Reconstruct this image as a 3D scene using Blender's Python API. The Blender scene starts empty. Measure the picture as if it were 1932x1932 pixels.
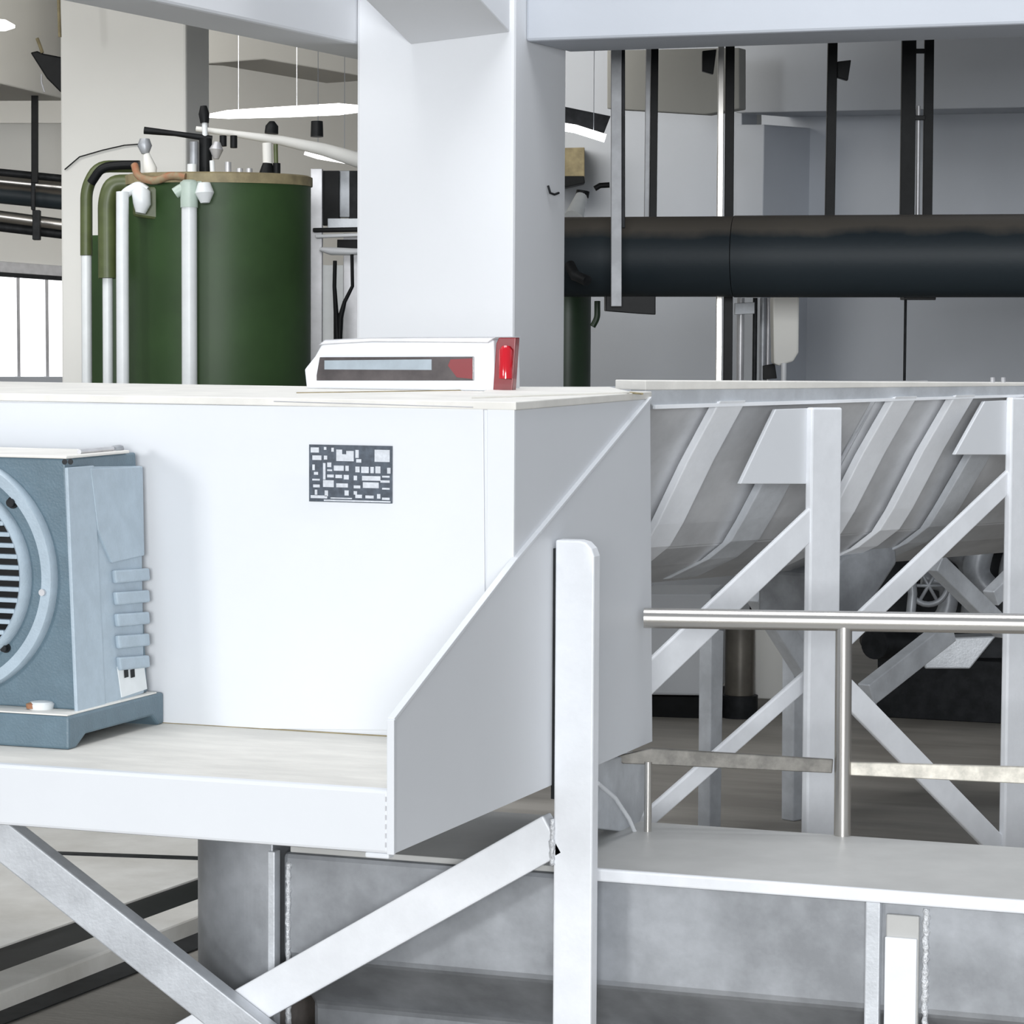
import bpy, bmesh, math, random
from mathutils import Vector as V, Matrix
random.seed(5)
SC = bpy.context.scene
COL = SC.collection

# ---------------------------------------------------------------- camera
FPX = 5600.0
YAW = math.radians(20.56); PIT = math.atan(381/FPX); ROLL = math.radians(.31)
CAM = V((0, 0, 1.6))
FH = V((-math.sin(YAW), math.cos(YAW), 0)); RT = V((math.cos(YAW), math.sin(YAW), 0))
FW = (FH*math.cos(PIT) + V((0, 0, -math.sin(PIT)))); UP = RT.cross(FW)
cd = bpy.data.cameras.new('camera'); cam = bpy.data.objects.new('camera', cd); COL.objects.link(cam)
cr, sr = math.cos(ROLL), math.sin(ROLL)
rx = RT*cr + UP*sr; uy = -RT*sr + UP*cr
M = Matrix((rx, uy, -FW)).transposed().to_4x4(); M.translation = CAM
cam.matrix_world = M
cd.sensor_width = 36; cd.lens = FPX/1932*36; cd.clip_end = 200; cd.clip_start = .05
SC.camera = cam

# ---------------------------------------------------------------- world and light
w = bpy.data.worlds.new('world'); SC.world = w; w.use_nodes = True
bg = w.node_tree.nodes['Background']; bg.inputs[0].default_value = (.86, .92, 1, 1); bg.inputs[1].default_value = .40
def area(name, loc, target, sx, sy, power, color=(1, 1, 1)):
    l = bpy.data.lights.new(name, 'AREA'); l.shape = 'RECTANGLE'; l.size = sx; l.size_y = sy; l.energy = power; l.color = color
    o = bpy.data.objects.new(name, l); COL.objects.link(o); o.location = loc
    o.rotation_euler = (V(target)-V(loc)).to_track_quat('-Z', 'Y').to_euler(); return o
area('window_light', (4.4, -13.0, 2.7), (-1.6, 7, 1.0), 6.0, 3.4, 2550, (.965, .985, 1))
area('window_light', (-7.5, -8, 3.4), (-3, 5.6, 1), 2.0, 2.0, 480, (.98, .99, 1))
area('skylight', (-2.6, 5.8, 7.2), (-2.8, 6.4, .5), 4.4, 3.0, 290, (.97, .98, 1))
area('added_fill_light', (-6.3, 8.8, 3.55), (-6.0, 11.9, 1.2), 2.4, 1.0, 27, (1, .965, .9))  # fill added out of view to brighten the rear left column
area('added_fill_light', (-6.5, 13.4, 3.2), (-6.8, 18, 2.6), 3, 1.0, 55, (1, .965, .9))  # fill added to brighten the background beams on the left
area('added_fill_light', (-2.2, 12.2, 3.58), (-2.3, 13.2, 0), 2.0, 1.0, 8, (.93, .96, 1))  # weak fill added to brighten the back wall on the right
area('added_fill_light', (-9.0, 19.4, 3.55), (-9.6, 24, 1.0), 5, 1.5, 100, (1, .975, .93))  # fill added behind the beams to brighten the far left wall
SC.view_settings.view_transform = 'Standard'; SC.view_settings.look = 'None'
SC.view_settings.gamma = 1; SC.view_settings.exposure = 0.0; SC.view_settings.use_curve_mapping = False

# ---------------------------------------------------------------- projection helpers
def ray(px, py):
    x = (px-966)/FPX; y = -(py-966)/FPX
    return FW + RT*(x*cr-y*sr) + UP*(x*sr+y*cr)
def PD(px, py, D): return CAM + ray(px, py)*D
class Pl:
    def __init__(s, o, n):
        s.o = V(o); s.n = V(n).normalized()
        if s.n.dot(CAM-s.o) < 0: s.n = -s.n
    def at(s, px, py, off=0):
        d = ray(px, py); o = s.o + s.n*off
        return CAM + d*((o-CAM).dot(s.n)/d.dot(s.n))
def PX(x): return Pl((x, 0, 0), (1, 0, 0))
def PY(y): return Pl((0, y, 0), (0, 1, 0))
def PZ(z): return Pl((0, 0, z), (0, 0, 1))
def PV(pa, za, pb, zb):
    a = PD(pa, 585, za); b = PD(pb, 585, zb); u = b-a; u.z = 0
    p = Pl(a, (-u.y, u.x, 0)); p.u = u.normalized(); p.a = a; return p

# ---------------------------------------------------------------- materials
def mat(name, col, rough=.5, metal=0, noise=0, nscale=8, bump=0, bscale=60, stretch=None, col2=None, emit=0, coat=0):
    m = bpy.data.materials.new(name); m.use_nodes = True
    nt = m.node_tree; b = nt.nodes['Principled BSDF']
    b.inputs['Base Color'].default_value = (*col, 1); b.inputs['Roughness'].default_value = rough; b.inputs['Metallic'].default_value = metal
    if coat: b.inputs['Coat Weight'].default_value = coat
    if emit:
        b.inputs['Emission Color'].default_value = (*col, 1); b.inputs['Emission Strength'].default_value = emit
    tc = nt.nodes.new('ShaderNodeTexCoord'); mp = nt.nodes.new('ShaderNodeMapping')
    nt.links.new(tc.outputs['Object'], mp.inputs[0])
    if stretch: mp.inputs['Scale'].default_value = stretch
    if noise:
        n = nt.nodes.new('ShaderNodeTexNoise'); n.inputs['Scale'].default_value = nscale; n.inputs['Detail'].default_value = 6; n.inputs['Roughness'].default_value = .6
        nt.links.new(mp.outputs[0], n.inputs['Vector'])
        r = nt.nodes.new('ShaderNodeValToRGB'); r.color_ramp.elements[0].position = .38; r.color_ramp.elements[1].position = .66
        c2 = col2 if col2 else tuple(max(0, c*(1-noise)) for c in col)
        r.color_ramp.elements[0].color = (*c2, 1); r.color_ramp.elements[1].color = (*col, 1)
        nt.links.new(n.outputs['Fac'], r.inputs[0]); nt.links.new(r.outputs[0], b.inputs['Base Color'])
    if bump:
        n2 = nt.nodes.new('ShaderNodeTexNoise'); n2.inputs['Scale'].default_value = bscale; n2.inputs['Detail'].default_value = 4
        nt.links.new(mp.outputs[0], n2.inputs['Vector'])
        bp = nt.nodes.new('ShaderNodeBump'); bp.inputs['Strength'].default_value = bump; bp.inputs['Distance'].default_value = .004
        nt.links.new(n2.outputs['Fac'], bp.inputs['Height']); nt.links.new(bp.outputs[0], b.inputs['Normal'])
    return m
WHITE = mat('white_enamel', (.735, .755, .785), .38, noise=.02, nscale=3, bump=.05)
FRAME = mat('white_frame_paint', (.90, .92, .955), .42, noise=.06, nscale=14, bump=.12, bscale=90)
GALV = mat('pale_steel', (.74, .77, .81), .45, .35, noise=.22, nscale=9, bump=.15, bscale=120, stretch=(1, 1, 1))
CREAM = mat('dusty_white_top', (.84, .82, .77), .6, noise=.12, nscale=7, bump=.2)
SHELFM = mat('dusty_shelf', (.73, .71, .66), .6, noise=.14, nscale=5, bump=.2, stretch=(1, 3, 1))
STEEL = mat('stainless_sheet', (.46, .48, .51), .42, .55, noise=.38, nscale=4.5, bump=.12, bscale=30)
SHEET = mat('dull_hopper_sheet', (.70, .71, .73), .36, .35, noise=.3, nscale=3.5, bump=.05, bscale=20)
POL = mat('polished_tube', (.62, .60, .57), .27, .95)
POLD = mat('worn_flat_bar', (.62, .59, .52), .45, .4, noise=.35, nscale=30)
LEDGE = mat('ledge_plate', (.55, .55, .535), .5, .15, noise=.1, nscale=6, bump=.1)
WELD = mat('weld_bead', (.85, .87, .9), .4, .3, noise=.3, nscale=120, bump=1, bscale=200)
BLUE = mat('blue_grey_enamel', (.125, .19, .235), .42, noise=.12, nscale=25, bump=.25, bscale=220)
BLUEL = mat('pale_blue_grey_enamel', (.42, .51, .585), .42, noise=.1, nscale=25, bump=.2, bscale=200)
BLACK = mat('black_plastic', (.012, .013, .014), .45, noise=.3, nscale=20)
DARK = mat('dark_steel', (.03, .032, .035), .5, .3, noise=.4, nscale=20)
for m_ in (BLACK, DARK): m_.node_tree.nodes['Principled BSDF'].inputs['Specular IOR Level'].default_value = .15
HANG = mat('dull_hanger_steel', (.40, .41, .43), .5, .3, noise=.2, nscale=12)
BARD = mat('tarnished_bar', (.20, .19, .17), .45, .3, noise=.45, nscale=25)
PLATEM = mat('nameplate_dark', (.09, .11, .14), .45, .3, noise=.4, nscale=60)
PLATEW = mat('nameplate_print', (.68, .71, .76), .5, .1, noise=.2, nscale=90)
GREEN = mat('green_tank_paint', (.032, .078, .019), .5, noise=.35, nscale=2.2, bump=.05)
GREENL = mat('olive_pipe_paint', (.10, .125, .045), .4, noise=.3, nscale=8)
GREEND = mat('dark_green_paint', (.012, .035, .012), .4, noise=.3, nscale=6)
TAN = mat('tan_rim', (.36, .30, .17), .6, noise=.35, nscale=18)
RUST = mat('rusty_hose', (.36, .14, .07), .7, noise=.5, nscale=30, col2=(.30, .25, .15))
PVC = mat('white_pvc', (.80, .83, .84), .35, noise=.05, nscale=20)
PVCG = mat('pale_green_fitting', (.52, .62, .55), .4, noise=.1, nscale=20)
CONC = mat('concrete_floor', (.42, .395, .355), .55, noise=.30, nscale=2.2, bump=.2, bscale=40, stretch=(.5, 2.2, 1), col2=(.28, .26, .23))
CONCL = mat('pale_concrete_floor', (.80, .785, .74), .7, noise=.2, nscale=2.5, bump=.3, bscale=30, col2=(.62, .60, .55))
WALLW = mat('white_wall_paint', (.85, .865, .89), .7, noise=.02, nscale=2, bump=.08)
WALLB = mat('cream_wall_paint', (.80, .795, .76), .75, noise=.03, nscale=2, bump=.08)
WALLG = mat('blue_grey_wall_paint', (.47, .50, .55), .75, noise=.05, nscale=1.5, bump=.08)
BEAMW = mat('grey_white_beam', (.53, .56, .61), .75, noise=.03, nscale=2, bump=.08)  # greyer tone than the column it meets
CEILG = mat('ceiling_plaster', (.34, .34, .32), .85, noise=.06, nscale=1.5)
def pipe_mat():
    m = mat('black_pipe', (.020, .028, .034), .34, .0, noise=.2, nscale=6, bump=.1, bscale=50, coat=.15)
    nt = m.node_tree; b = nt.nodes['Principled BSDF']
    # dust lying on the upward side of the pipe
    g = nt.nodes.new('ShaderNodeNewGeometry'); s = nt.nodes.new('ShaderNodeSeparateXYZ'); nt.links.new(g.outputs['Normal'], s.inputs[0])
    n = nt.nodes.new('ShaderNodeTexNoise'); n.inputs['Scale'].default_value = 5; n.inputs['Detail'].default_value = 5
    tc = nt.nodes.new('ShaderNodeTexCoord'); nt.links.new(tc.outputs['Object'], n.inputs['Vector'])
    a = nt.nodes.new('ShaderNodeMath'); a.operation = 'MULTIPLY_ADD'; nt.links.new(n.outputs['Fac'], a.inputs[0]); a.inputs[1].default_value = .5; nt.links.new(s.outputs['Z'], a.inputs[2])
    r = nt.nodes.new('ShaderNodeValToRGB'); r.color_ramp.elements[0].position = .72; r.color_ramp.elements[1].position = .95
    r.color_ramp.elements[0].color = (.018, .026, .032, 1); r.color_ramp.elements[1].color = (.10, .09, .078, 1)
    nt.links.new(a.outputs[0], r.inputs[0]); nt.links.new(r.outputs[0], b.inputs['Base Color']); return m
PIPE = pipe_mat(); PIPE.node_tree.nodes['Principled BSDF'].inputs['Specular IOR Level'].default_value = .3; PIPE.node_tree.nodes['Principled BSDF'].inputs['Roughness'].default_value = .52; PIPE.node_tree.nodes['Principled BSDF'].inputs['Coat Weight'].default_value = 0
GLOW = mat('lamp_tube', (1, 1, 1), .4, emit=4)
DAY = mat('bright_window_pane', (.98, .99, 1), .3, emit=2.0)
RED = mat('red_lens', (.50, .004, .014), .15, coat=.6)
REDD = mat('dark_red_lens', (.20, .01, .015), .2, coat=.4)
GLASSD = mat('dark_screen', (.10, .085, .085), .15, noise=.5, nscale=10, coat=.3)
SCREEN = mat('grey_blue_screen', (.33, .39, .44), .3, noise=.2, nscale=12)
ALU = mat('aluminium', (.62, .62, .64), .4, .5, noise=.15, nscale=14)
STONE = mat('machinery_grey', (.42, .44, .47), .4, .3, noise=.4, nscale=7)

# ---------------------------------------------------------------- mesh helpers
def link(name, me, m, parent=None, smooth=False, bevel=0):
    o = bpy.data.objects.new(name, me); COL.objects.link(o)
    me.materials.append(m)
    if smooth:
        for p in me.polygons: p.use_smooth = True
    if bevel:
        b = o.modifiers.new('bevel', 'BEVEL'); b.width = bevel; b.segments = 2; b.limit_method = 'ANGLE'; b.angle_limit = math.radians(40)
    if parent is not None:
        o.parent = parent; o.matrix_parent_inverse = Matrix.Translation(-parent.location)
    return o
def fin(bm, name, m, parent=None, smooth=False, bevel=0):
    bmesh.ops.recalc_face_normals(bm, faces=bm.faces)
    me = bpy.data.meshes.new(name)
    # origin at the mesh's own middle
    if bm.verts:
        lo = V([min(v.co[i] for v in bm.verts) for i in range(3)]); hi = V([max(v.co[i] for v in bm.verts) for i in range(3)])
        c = (lo+hi)/2
    else: c = V((0, 0, 0))
    for v in bm.verts: v.co -= c
    bm.to_mesh(me); bm.free()
    o = link(name, me, m, parent, smooth, bevel); o.location = c
    return o
def prism_into(bm, pts, vec):
    a = [bm.verts.new(p) for p in pts]; b = [bm.verts.new(V(p)+vec) for p in pts]; n = len(pts)
    bm.faces.new(a); bm.faces.new(b[::-1])
    for i in range(n): bm.faces.new((a[i], b[i], b[(i+1) % n], a[(i+1) % n]))
def prism(name, pts, vec, m, parent=None, bevel=0, smooth=False):
    bm = bmesh.new(); prism_into(bm, [V(p) for p in pts], V(vec)); return fin(bm, name, m, parent, smooth, bevel)
def slab(name, pl, poly, th, m, parent=None, off=0, bevel=.002):
    return prism(name, [pl.at(x, y, off) for x, y in poly], -pl.n*th, m, parent, bevel)
def box_into(bm, lo, hi):
    x0, y0, z0 = lo; x1, y1, z1 = hi
    prism_into(bm, [V((x0, y0, z0)), V((x1, y0, z0)), V((x1, y1, z0)), V((x0, y1, z0))], V((0, 0, z1-z0)))
def box(name, lo, hi, m, parent=None, bevel=.003):
    bm = bmesh.new(); box_into(bm, lo, hi); return fin(bm, name, m, parent, False, bevel)
def bar(name, a, b, side, w, d, m, parent=None, bevel=.004, bm=None):
    """square tube a-b; side = direction of the depth d, w = in-plane width"""
    a = V(a); b = V(b); t = (b-a).normalized(); s = V(side).normalized(); s = (s - t*s.dot(t)).normalized(); q = t.cross(s)
    own = bm is None
    if own: bm = bmesh.new()
    prism_into(bm, [a-q*w/2, a+q*w/2, a+q*w/2+s*d, a-q*w/2+s*d], b-a)
    if own: return fin(bm, name, m, parent, False, bevel)
def sweep_into(bm, pts, r, n=16, cap=True):
    pts = [V(p) for p in pts]; rings = []
    rr = r if isinstance(r, (list, tuple)) else [r]*len(pts)
    t0 = (pts[1]-pts[0]).normalized(); ref = V((0, 0, 1)) if abs(t0.z) < .9 else V((1, 0, 0)); s = t0.cross(ref).normalized()
    for i, p in enumerate(pts):
        if i == 0: t = t0
        elif i == len(pts)-1: t = (pts[i]-pts[i-1]).normalized()
        else: t = ((pts[i]-pts[i-1]).normalized() + (pts[i+1]-pts[i]).normalized()).normalized()
        s = (s - t*s.dot(t)).normalized(); q = t.cross(s)
        rings.append([bm.verts.new(p + (s*math.cos(2*math.pi*k/n) + q*math.sin(2*math.pi*k/n))*rr[i]) for k in range(n)])
    for i in range(len(rings)-1):
        for k in range(n): bm.faces.new((rings[i][k], rings[i][(k+1) % n], rings[i+1][(k+1) % n], rings[i+1][k]))
    if cap: bm.faces.new(rings[0][::-1]); bm.faces.new(rings[-1])
def rounded(pts, rad, k=5):
    pts = [V(p) for p in pts]; out = [pts[0]]
    for i in range(1, len(pts)-1):
        a, b, c = pts[i-1], pts[i], pts[i+1]
        d1 = (a-b); d2 = (c-b); r = min(rad, d1.length*.45, d2.length*.45)
        p = b+d1.normalized()*r; q = b+d2.normalized()*r
        for j in range(k+1):
            t = j/k; out.append(p*(1-t)**2 + b*2*t*(1-t) + q*t*t)
    out.append(pts[-1]); return out
def tube(name, pts, r, m, parent=None, n=16, rad=0):
    if isinstance(r, (list, tuple)): rad = 0
    bm = bmesh.new(); sweep_into(bm, rounded(pts, rad) if rad else pts, r, n)
    o = fin(bm, name, m, parent, True)
    e = o.modifiers.new('split', 'EDGE_SPLIT'); e.split_angle = math.radians(45); return o
def lathe(name, c, axis, prof, m, parent=None, n=48, caps=True):
    """prof: list of (distance along axis, radius)"""
    c = V(c); t = V(axis).normalized(); ref = V((0, 0, 1)) if abs(t.z) < .9 else V((1, 0, 0)); s = t.cross(ref).normalized(); q = t.cross(s)
    bm = bmesh.new(); rings = []
    for h, r in prof:
        rings.append([bm.verts.new(c + t*h + (s*math.cos(2*math.pi*k/n) + q*math.sin(2*math.pi*k/n))*max(r, 1e-4)) for k in range(n)])
    for i in range(len(rings)-1):
        for k in range(n): bm.faces.new((rings[i][k], rings[i][(k+1) % n], rings[i+1][(k+1) % n], rings[i+1][k]))
    if caps: bm.faces.new(rings[0][::-1]); bm.faces.new(rings[-1])
    o = fin(bm, name, m, parent, True)
    e = o.modifiers.new('split', 'EDGE_SPLIT'); e.split_angle = math.radians(35); return o
def thing(name, label, cat, loc=(0, 0, 0), group=None):
    o = bpy.data.objects.new(name, None); COL.objects.link(o); o.location = loc; o.empty_display_size = .1
    o['label'] = label; o['category'] = cat
    if group: o['group'] = group
    return o
def tag(o, label, cat, group=None):
    o['label'] = label; o['category'] = cat
    if group: o['group'] = group
    return o
def struct(o): o['kind'] = 'structure'; return o
YV = V((0, 1, 0)); ZV = V((0, 0, 1)); XV = V((1, 0, 0))

# ================================================================ THE BUILDING
# main column
XB = PD(735, 1550, 5.3).x                       # plane of the machine's right side
YC = PD(970, 300, 9.6).y; plC = PY(YC)
xl = plC.at(672, 300).x; xr = plC.at(970, 300).x
yb = PX(xr).at(1068, 300).y
struct(box('wall_column_centre', (xl, YC, 0), (xr, yb, 3.62), WALLW, bevel=.012))
# small hook on the side of the column
hk = PX(xr)
# beam running right from the column
yb0 = PX(xr).at(992, 78).y; zb0 = PX(xr).at(992, 78).z
struct(prism('trim_1', [(xr, yb0, zb0), (xr+6, yb0, zb0+.035), (xr+6, yb0, 3.62), (xr, yb0, 3.62)], (0, yb-yb0+.02, 0), BEAMW, bevel=.01))
# beam running towards us on the left of the column
zl = PX(xl).at(672, 83).z
xll = PZ(zl).at(350, 48).x
struct(box('trim_2', (xll, 4.8, zl), (xl-.002, yb+.4, 3.6), WALLW, bevel=.01))
# haunched beam over the column, rising towards us
a775 = plC.at(775, 84); vec = (PX(a775.x).at(690, 0) - a775)*2.6
struct(prism('trim_3', [plC.at(775, 84), plC.at(962, 61), plC.at(962, -150), plC.at(775, -150)], vec, WALLW, bevel=.004))
# rear left column
YL = PD(350, 300, 12.2).y; plL = PY(YL)
xa = plL.at(114, 300).x; xe = plL.at(351, 300).x; yl2 = PX(xe).at(396, 300).y
struct(box('wall_column_left', (xa, YL, 0), (xe, yl2, 3.9), WALLB, bevel=.01))

# floor
YT0, YT1 = 0, 0
struct(box('floor', (-16, -3, -.3), (9, 32, 0), CONC, bevel=0))
# ceiling above the back of the hall
struct(prism('ceiling', [(-16, yb0+.1, 3.62), (9, yb0+.1, 3.62), (9, 32, 3.62), (-16, 32, 3.62)], (0, 0, .2), CEILG))

# back wall on the right with its beam
plR = PV(1390, 15.0, 1932, 13.8)
def wallstrip(name, poly, th, m, off=0, bevel=.005): return struct(slab(name, plR, poly, th, m, None, off, bevel))
wallstrip('wall_right', [(1436, -220), (2350, -220), (2350, 1262), (1436, 1250)], .3, WALLG, -.42)
wallstrip('trim_4', [(1388, -220), (2300, -220), (2300, 196), (1388, 213)], .42, WALLG, 0)
wallstrip('wall_pilaster', [(1388, 235), (1442, 235), (1425, 1235), (1388, 1235)], .42, WALLG, -.05)
plR2 = PV(1060, 16.0, 1400, 15.6)
struct(slab('wall_back', plR2, [(1000, -250), (1400, -250), (1400, 1215), (1000, 1215)], .25, WALLG, None, 0, .005))
struct(slab('trim_6', plR2, [(1145, 95), (1395, 90), (1395, 205), (1330, 216), (1145, 205)], .1, CEILG, None, 1.2, .005))
# far wall on the left with the window band
plW = PV(0, 24, 700, 25.5)
struct(slab('wall_left', plW, [(-260, -150), (1080, -150), (1080, 513), (0, 503), (-260, 495)], .25, WALLB, None, 0, .0))
struct(slab('trim_7', plW, [(-260, 713), (124, 713), (124, 505), (1080, 513), (1080, 950), (-260, 950)], .25, WALLB, None, 0, .0))
# side screen wall to close the hall far left
struct(box('wall_side', (-16.2, 6, 0), (-16, 32, 3.9), WALLB, bevel=0))

# window
win = slab('window_1', plW, [(-200, 478), (124, 502), (124, 522), (-200, 500)], .08, ALU, None, .03, .004); struct(win)
slab('window_pane', plW, [(-200, 490), (124, 514), (124, 713), (-200, 713)], .02, DAY, win, -.06, 0)
for x in (-110, -38, 34, 88):
    slab('window_bar', plW, [(x-3, 512), (x+3, 512), (x+5, 712), (x-1, 712)], .06, ALU, win, .02, 0)
slab('window_head', plW, [(-200, 496), (124, 520), (124, 530), (-200, 508)], .06, DARK, win, .025, 0)
slab('window_sill', plW, [(-200, 711), (126, 711), (126, 724), (-200, 724)], .16, WALLG, win, .1, .004)

# beam in the upper left background
plB = PV(0, 17, 125, 18.3)
struct(slab('trim_8', plB, [(-300, -250), (135, -250), (135, 190), (0, 158), (-300, 90)], .9, WALLB, None, 0, .01))
plB2 = PV(380, 17.5, 700, 18.5)
struct(slab('trim_9', plB2, [(300, -250), (720, -250), (720, 150), (500, 112), (300, 128)], .5, WALLB, None, 0, .01))

# floor slabs, trench and kerb on the lower left
zf = PZ(0.004)
def fl(px, py, z=.0): return PZ(z).at(px, py)
p1 = PZ(.012)
struct(prism('floor_slab', [p1.at(-60, 1590), p1.at(-60, 1806), p1.at(375, 1655), p1.at(620, 1560), p1.at(420, 1500), p1.at(150, 1500)], (0, 0, -.02), CONCL, bevel=.002))
struct(prism('floor_joint', [PZ(.016).at(-40, 1601), PZ(.016).at(420, 1617), PZ(.016).at(420, 1622), PZ(.016).at(-40, 1605)], (0, 0, -.012), DARK, bevel=0))

# ================================================================ STAINLESS TROUGH (under and behind the machine)
PYp = PX(XB+.012).at(1046, 1300).y            # front plane of the post
YT = PZ(.44).at(1135, 1640).y + .0; YTB = PZ(.44).at(1200, 1555).y + .04
ytf = YT
tr = thing('stainless_trough', 'long grey stainless trough low in front of the white truss, with a pale ledge', 'trough', (-1.0, ytf+.3, 0))
plT = PY(ytf); xt0 = plT.at(533, 1700).x
bm = bmesh.new()
prof = [(ytf, .425), (ytf, .195), (ytf+.16, .06), (ytf+.16, .0), (YTB-.05, 0), (YTB-.05, .425)]
prism_into(bm, [V((xt0, y, z)) for y, z in prof], V((3.6, 0, 0)))
fin(bm, 'trough_body', STEEL, tr, False, .012)
box('ledge', (xt0+.02, ytf-.004, .427), (xt0+3.6, YTB, .44), LEDGE, tr, .002)
box('lip', (XB+.05, ytf-.022, .418), (xt0+3.6, ytf-.004, .444), FRAME, tr, .004)
def tx(px): return plT.at(px, 1750).x
box('stiffener', (tx(1636), ytf-.018, .0), (tx(1664), ytf, .418), GALV, tr, .003)
box('stiffener', (tx(1674), ytf-.012, .0), (tx(1736), ytf, .395), LEDGE, tr, .003)
box('stiffener', (tx(1674), ytf-.020, .0), (tx(1734), ytf-.012, .35), FRAME, tr, .002)
def weld(px, z0, z1, parent, y, r=.006):
    bm = bmesh.new(); x = PY(y).at(px, 1700).x; z = z0; pts = []; rr = []
    while z < z1:
        pts.append(V((x+random.uniform(-.0012, .0012), y, z))); rr.append(r*random.uniform(.7, 1.25)); z += .006
    sweep_into(bm, pts, rr, 8); return fin(bm, 'weld_seam', WELD, parent, True)
weld(1748, .02, .415, tr, ytf, .007); weld(544, .02, .41, tr, ytf-.001, .006)
box('stiffener', (tx(516), ytf-.03, .0), (tx(529), ytf, .43), GALV, tr, .002)
tag_ = None
# rounded end of the trough
bm = bmesh.new(); xq = tx(380); xz = tx(522); rad = (xz-xq)*1.45
ptsq = []
for k in range(49):
    a = math.pi/2*k/48; ptsq.append(V((xz-rad*math.sin(a)**.8*1.0, ytf-.02+.22*(1-math.cos(a)), 0)))
ptsq += [V((xz, ytf+.20, 0))]
prism_into(bm, [p+V((0, 0, .10)) for p in ptsq], V((0, 0, .46)))
o = fin(bm, 'rounded_end', STEEL, tr, False, .003)
ptb = [V((xz-(xz-p.x)*.9, p.y+.012, 0)) for p in ptsq]
prism('end_base', [p+V((0, 0, .0)) for p in ptb], (0, 0, .10), mat('brown_stained_steel', (.22, .19, .17), .5, .3, noise=.4, nscale=12), tr)

# lower chute hanging behind the post
plS = PX(XB)
ch = thing('outlet_chute', 'grey sloping outlet chute hanging below the white drive housing, behind the post', 'chute', tuple(PX(XB-.02).at(1170, 1500)))
prism('chute_plate', [PX(XB-.03).at(1100, 1440), PX(XB-.03).at(1222, 1420), PX(XB-.03).at(1216, 1530), PX(XB-.03).at(1200, 1572), PX(XB-.03).at(1100, 1560)], (-.04, 0, 0), GALV, ch, bevel=.003)
tube('chute_edge', [PX(XB+.0).at(1128, 1478), PX(XB).at(1160, 1505), PX(XB).at(1187, 1545), PX(XB).at(1200, 1575)], .005, WHITE, ch, 8)

# ================================================================ DRIVE HOUSING
cor = plS.at(972, 762); YP = cor.y; ZT = cor.z
YBK = plS.at(1224, 750).y
lipb = plS.at(735, 1612); YLp = lipb.y; ZLB = lipb.z; ZSH = .742
XL = -5.2
dh = thing('drive_housing', 'large white sheet-metal drive housing with a motor shelf, in front of the centre column', 'machine', (XB-.8, YP, .0))
box('housing_body', (XL, YP, ZSH-.02), (XB, YBK, ZT-.012), WHITE, dh, .002)
box('top_cover', (XL, YP-.006, ZT-.012), (XB+.004, YBK+.01, ZT+.004), CREAM, dh, .002)
plP = PY(YP)
# door panel: thin raised sheet with a groove round it
prism('door_panel', [plP.at(-200, 756), plP.at(913, 771), plP.at(917, 1250), plP.at(917, 1380), plP.at(-200, 1366)], (0, -.004, 0), WHITE, dh, bevel=.0015)
box('hinge_strip', (plP.at(917, 900).x+.003, YP-.004, ZSH), (XB, YP, ZT-.004), WHITE, dh, .0015)
tube('seam', [plP.at(520, 757)+V((0, -.008, 0)), plP.at(895, 768)+V((0, -.008, 0))], .0012, ALU, dh, 6)
# top surface details
pt = PZ(ZT+.004)
prism('cover_plate', [pt.at(890, 752), pt.at(1188, 742), pt.at(1150, 733), pt.at(930, 733)], (0, 0, .004), CREAM, dh, bevel=.001)
tube('sealant', [pt.at(560, 742), pt.at(890, 737), pt.at(1050, 733), pt.at(1180, 740), pt.at(1212, 743)], .0025, TAN, dh, 6)
# side gusset plate
g = [plS.at(735, 1612), plS.at(735, 1358), plS.at(968, 1056), plS.at(1012, 1004), plS.at(1222, 751), plS.at(1226, 1405)]
gp = [V((XB, p.y, p.z)) for p in g]; gp[0].z = gp[5].z = ZLB
prism('gusset_plate', gp, (.006, 0, 0), WHITE, dh, bevel=.001)
# bright folded edge of the gusset
bm = bmesh.new()
for a, b in ((gp[1], gp[2]), (gp[2], gp[3]), (gp[3], gp[4])):
    bar('', a+V((-.004, 0, 0)), b+V((-.004, 0, 0)), XV, .007, .014, WHITE, bm=bm)
bar('', gp[0]+V((-.004, 0, 0)), gp[1]+V((-.004, 0, 0)), XV, .007, .014, WHITE, bm=bm)
fin(bm, 'gusset_edge', WHITE, dh, False, .001)
# shelf
box('shelf', (XL, YLp+.01, ZSH-.012), (XB, YP, ZSH), SHELFM, dh, .002)
box('shelf_lip', (XL, YLp, ZLB), (XB-.002, YLp+.03, ZSH+.001), WHITE, dh, .006)
box('underside_plate', (XL, YLp+.03, ZLB+.05), (XB-.01, YBK-.02, ZLB+.056), GALV, dh, .001)
weld_pts = []
bm = bmesh.new(); z = ZLB+.012
while z < ZSH-.01:
    box_into(bm, (XB-.0085, YLp-.0012, z), (XB-.0065, YLp, z+.009)); z += .0165
fin(bm, 'stitch_marks', ALU, dh)
box('drip_tab', (plS.at(735, 1612).x-.05, YLp+.004, ZLB-.010), (XB-.003, YLp+.03, ZLB), WHITE, dh, .003)
# gap sealant at shelf back
tube('shelf_seam', [V((-3.0, YP-.003, ZSH+.001)), V((XB-.01, YP-.003, ZSH+.001))], .0015, TAN, dh, 6)
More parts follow.
